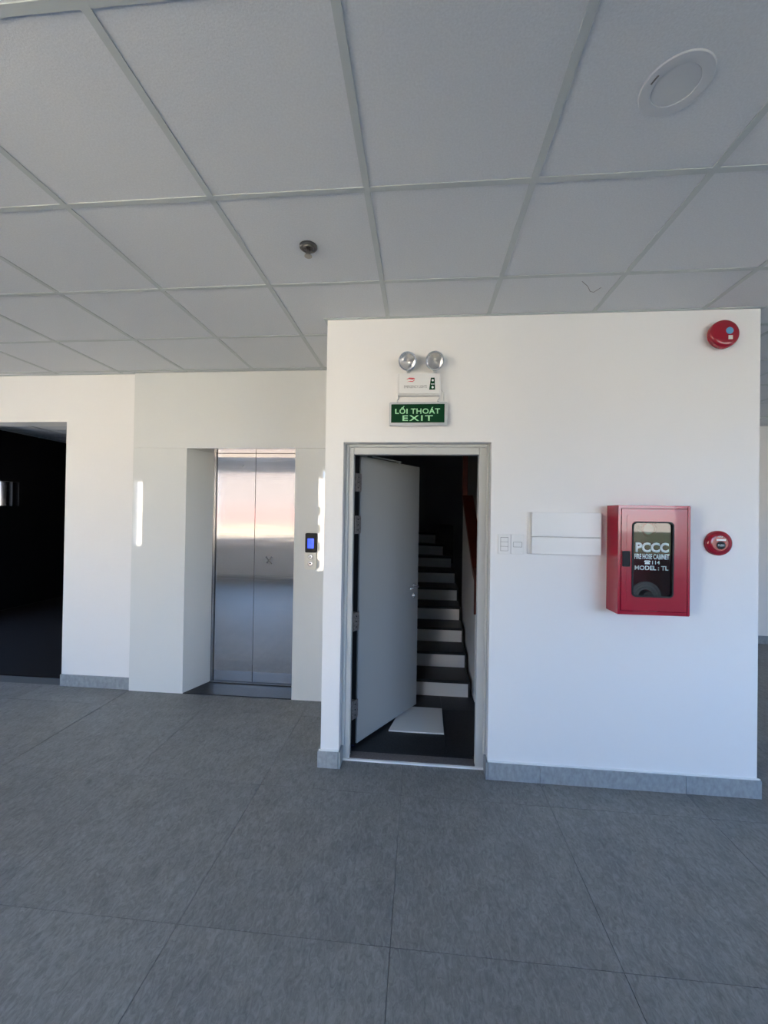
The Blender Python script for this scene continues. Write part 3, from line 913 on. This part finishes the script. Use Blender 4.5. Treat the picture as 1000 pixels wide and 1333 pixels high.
mc = thing('fire_call_point', (1.69, YW, 1.345), 'round red manual fire call point right of the cabinet', 'call point')
mcx, mcz, R = 1.676, 1.417, 0.070
MB().lathe([(R, 0), (R, 0.014), (R * 0.95, 0.022), (R * 0.80, 0.028), (R * 0.62, 0.030), (R * 0.60, 0.0275), (0, 0.0275)], (mcx, YW, mcz), (0, -1, 0), 48).build('body', M_red_d, mc, True)
MB().box(mcx - 0.021, mcx + 0.027, YW - 0.0295, YW - 0.0275, mcz + 0.014, mcz + 0.024).build('label_strip', M_ptxt, mc)
text('lettering', 'FIRE', mcx - 0.014, mcx + 0.012, mcz + 0.033, mcz + 0.043, YW - 0.0275, M_ptxt, mc, 0.01)
pbx, pbz = mcx + 0.002, mcz - 0.011
pb = MB().lathe([(0.023, 0.0), (0.023, 0.002), (0.020, 0.001), (0.0, 0.001)], (pbx, YW - 0.0275, pbz), (0, -1, 0), 24).build('push_button', M_black, mc)
text('lettering', 'PUSH', pbx - 0.016, pbx + 0.017, pbz - 0.006, pbz + 0.006, YW - 0.0285, M_ptxt, pb, 0.02)

# ------------------------------------------------------------------ ceiling fittings
spk = thing('ceiling_sprinkler', (-0.520, 1.793, HC), 'small dark metal sprinkler head hanging from a ceiling tile', 'sprinkler')
sx, syy = -0.520, 1.793
MB().lathe([(0.040, -0.004), (0.040, 0.002), (0.036, 0.006), (0.031, 0.006), (0.029, 0.002), (0.025, 0.002), (0.022, 0.007), (0.017, 0.007), (0.015, 0.003), (0, 0.003)], (sx, syy, HC), (0, 0, -1), 36).build('escutcheon', M_bronze, spk, True)
MB().lathe([(0.012, 0.003), (0.012, 0.012), (0.008, 0.014), (0.0065, 0.036), (0, 0.037)], (sx, syy, HC), (0, 0, -1), 16).build('stem', M_bronze, spk, True)
for s in (-1, 1):
    MB().tube([(sx + s * 0.010, syy, HC - 0.012), (sx + s * 0.012, syy, HC - 0.024), (sx + s * 0.003, syy, HC - 0.038)], 0.002, 6).build('frame_arm', M_bronze, spk)
df = MB().lathe([(0, 0.036), (0.006, 0.036), (0.017, 0.040), (0.017, 0.042), (0, 0.0425)], (sx, syy, HC), (0, 0, -1), 20)
df.build('deflector', mat('dull_brass', (0.45, 0.42, 0.36), 0.3, 1.0), spk)

dlg = thing('ceiling_downlight', (0.686, 1.186, HC), 'round white recessed fitting in the ceiling tile at upper right', 'ceiling fitting')
dx_, dy_ = 0.686, 1.190
zz = HC + 0.004
MB().lathe([(0.089, 0), (0.089, 0.002), (0.087, 0.0040), (0.061, 0.0046), (0.059, 0.0040), (0.058, 0.0005)], (dx_, dy_, zz), (0, 0, -1), 64).build('rim', M_fitting, dlg, True)
MB().lathe([(0.0585, 0.0005), (0.057, 0.0022), (0, 0.0022)], (dx_, dy_, zz), (0, 0, -1), 64).build('diffuser', M_fitting, dlg, True)
ca, sa = math.cos(-2.82), math.sin(-2.82)
p0 = (dx_ + 0.070 * ca, dy_ + 0.070 * sa)
MB().prism([(p0[0] - 0.012 * sa - 0.002 * ca, p0[1] + 0.012 * ca - 0.002 * sa), (p0[0] + 0.012 * sa - 0.002 * ca, p0[1] - 0.012 * ca - 0.002 * sa),
            (p0[0] + 0.012 * sa + 0.002 * ca, p0[1] - 0.012 * ca + 0.002 * sa), (p0[0] - 0.012 * sa + 0.002 * ca, p0[1] + 0.012 * ca + 0.002 * sa)], 'z', zz - 0.0056, zz - 0.0040).build('label_tab', M_ink, dlg)

# ------------------------------------------------------------------ outside, seen only as reflection and light
S('ground', MB().box(-80, 80, -120, 60, -3.9, -3.6), M_concrete, 'pale sunlit paving outside the windows', 'ground')


def block(x0, x1, y0, y1, z1, material, label):
    o = thing('building', ((x0 + x1) / 2, y1, -3.6), label, 'building')
    MB().box(x0, x1, y0, y1, -3.6, z1).build('facade', material, o)
    return o


pk = block(-10.2, -5.5, -16, -11, 4.4, M_pink, 'pale house with a red fascia across the street, mirrored in the elevator doors')
MB().box(-10.2, -5.5, -11, -10.9, 0.95, 1.75).build('fascia', mat('red_fascia', (0.074, 0.036, 0.034), 0.7), pk)
MB().box(-10.2, -5.5, -11, -10.92, 0.1, 0.94).build('signboard', mat('cream_signboard', (0.088, 0.076, 0.056), 0.7), pk)
for k in range(6):
    MB().box(-10.2, -5.5, -11, -10.95, 2.0 + 0.36 * k, 2.10 + 0.36 * k).build('louvre', mat('grey_louvre', (0.048, 0.045, 0.046), 0.7), pk)
ck = block(-5.2, 1.5, -16, -11, 3.1, M_cladding, 'cream building across the street, mirrored beside the call panel')
for i in range(14):
    for j in range(5):
        x, z = -5.0 + 0.46 * i, -1.6 + 0.78 * j
        MB().box(x, x + 0.16, -11.02, -10.96, z, z + 0.34).build('window', M_dglass, ck)

block(-19, -11.2, -17, -11.5, 4.0, M_cladding, 'tall cream house farther left across the street, mirrored in the left glossy panel')
gls = S('ground_light_screen', MB().box(1.7, 16, -5.4, -5.1, -3.6, 1.25, 0.02), mat('dark_green_screen', (0.05, 0.07, 0.05), 0.8), 'added dark green screen outside the right windows, blocking ground light', 'screen')  # unseen, added to keep sunlit ground light off the upper right wall
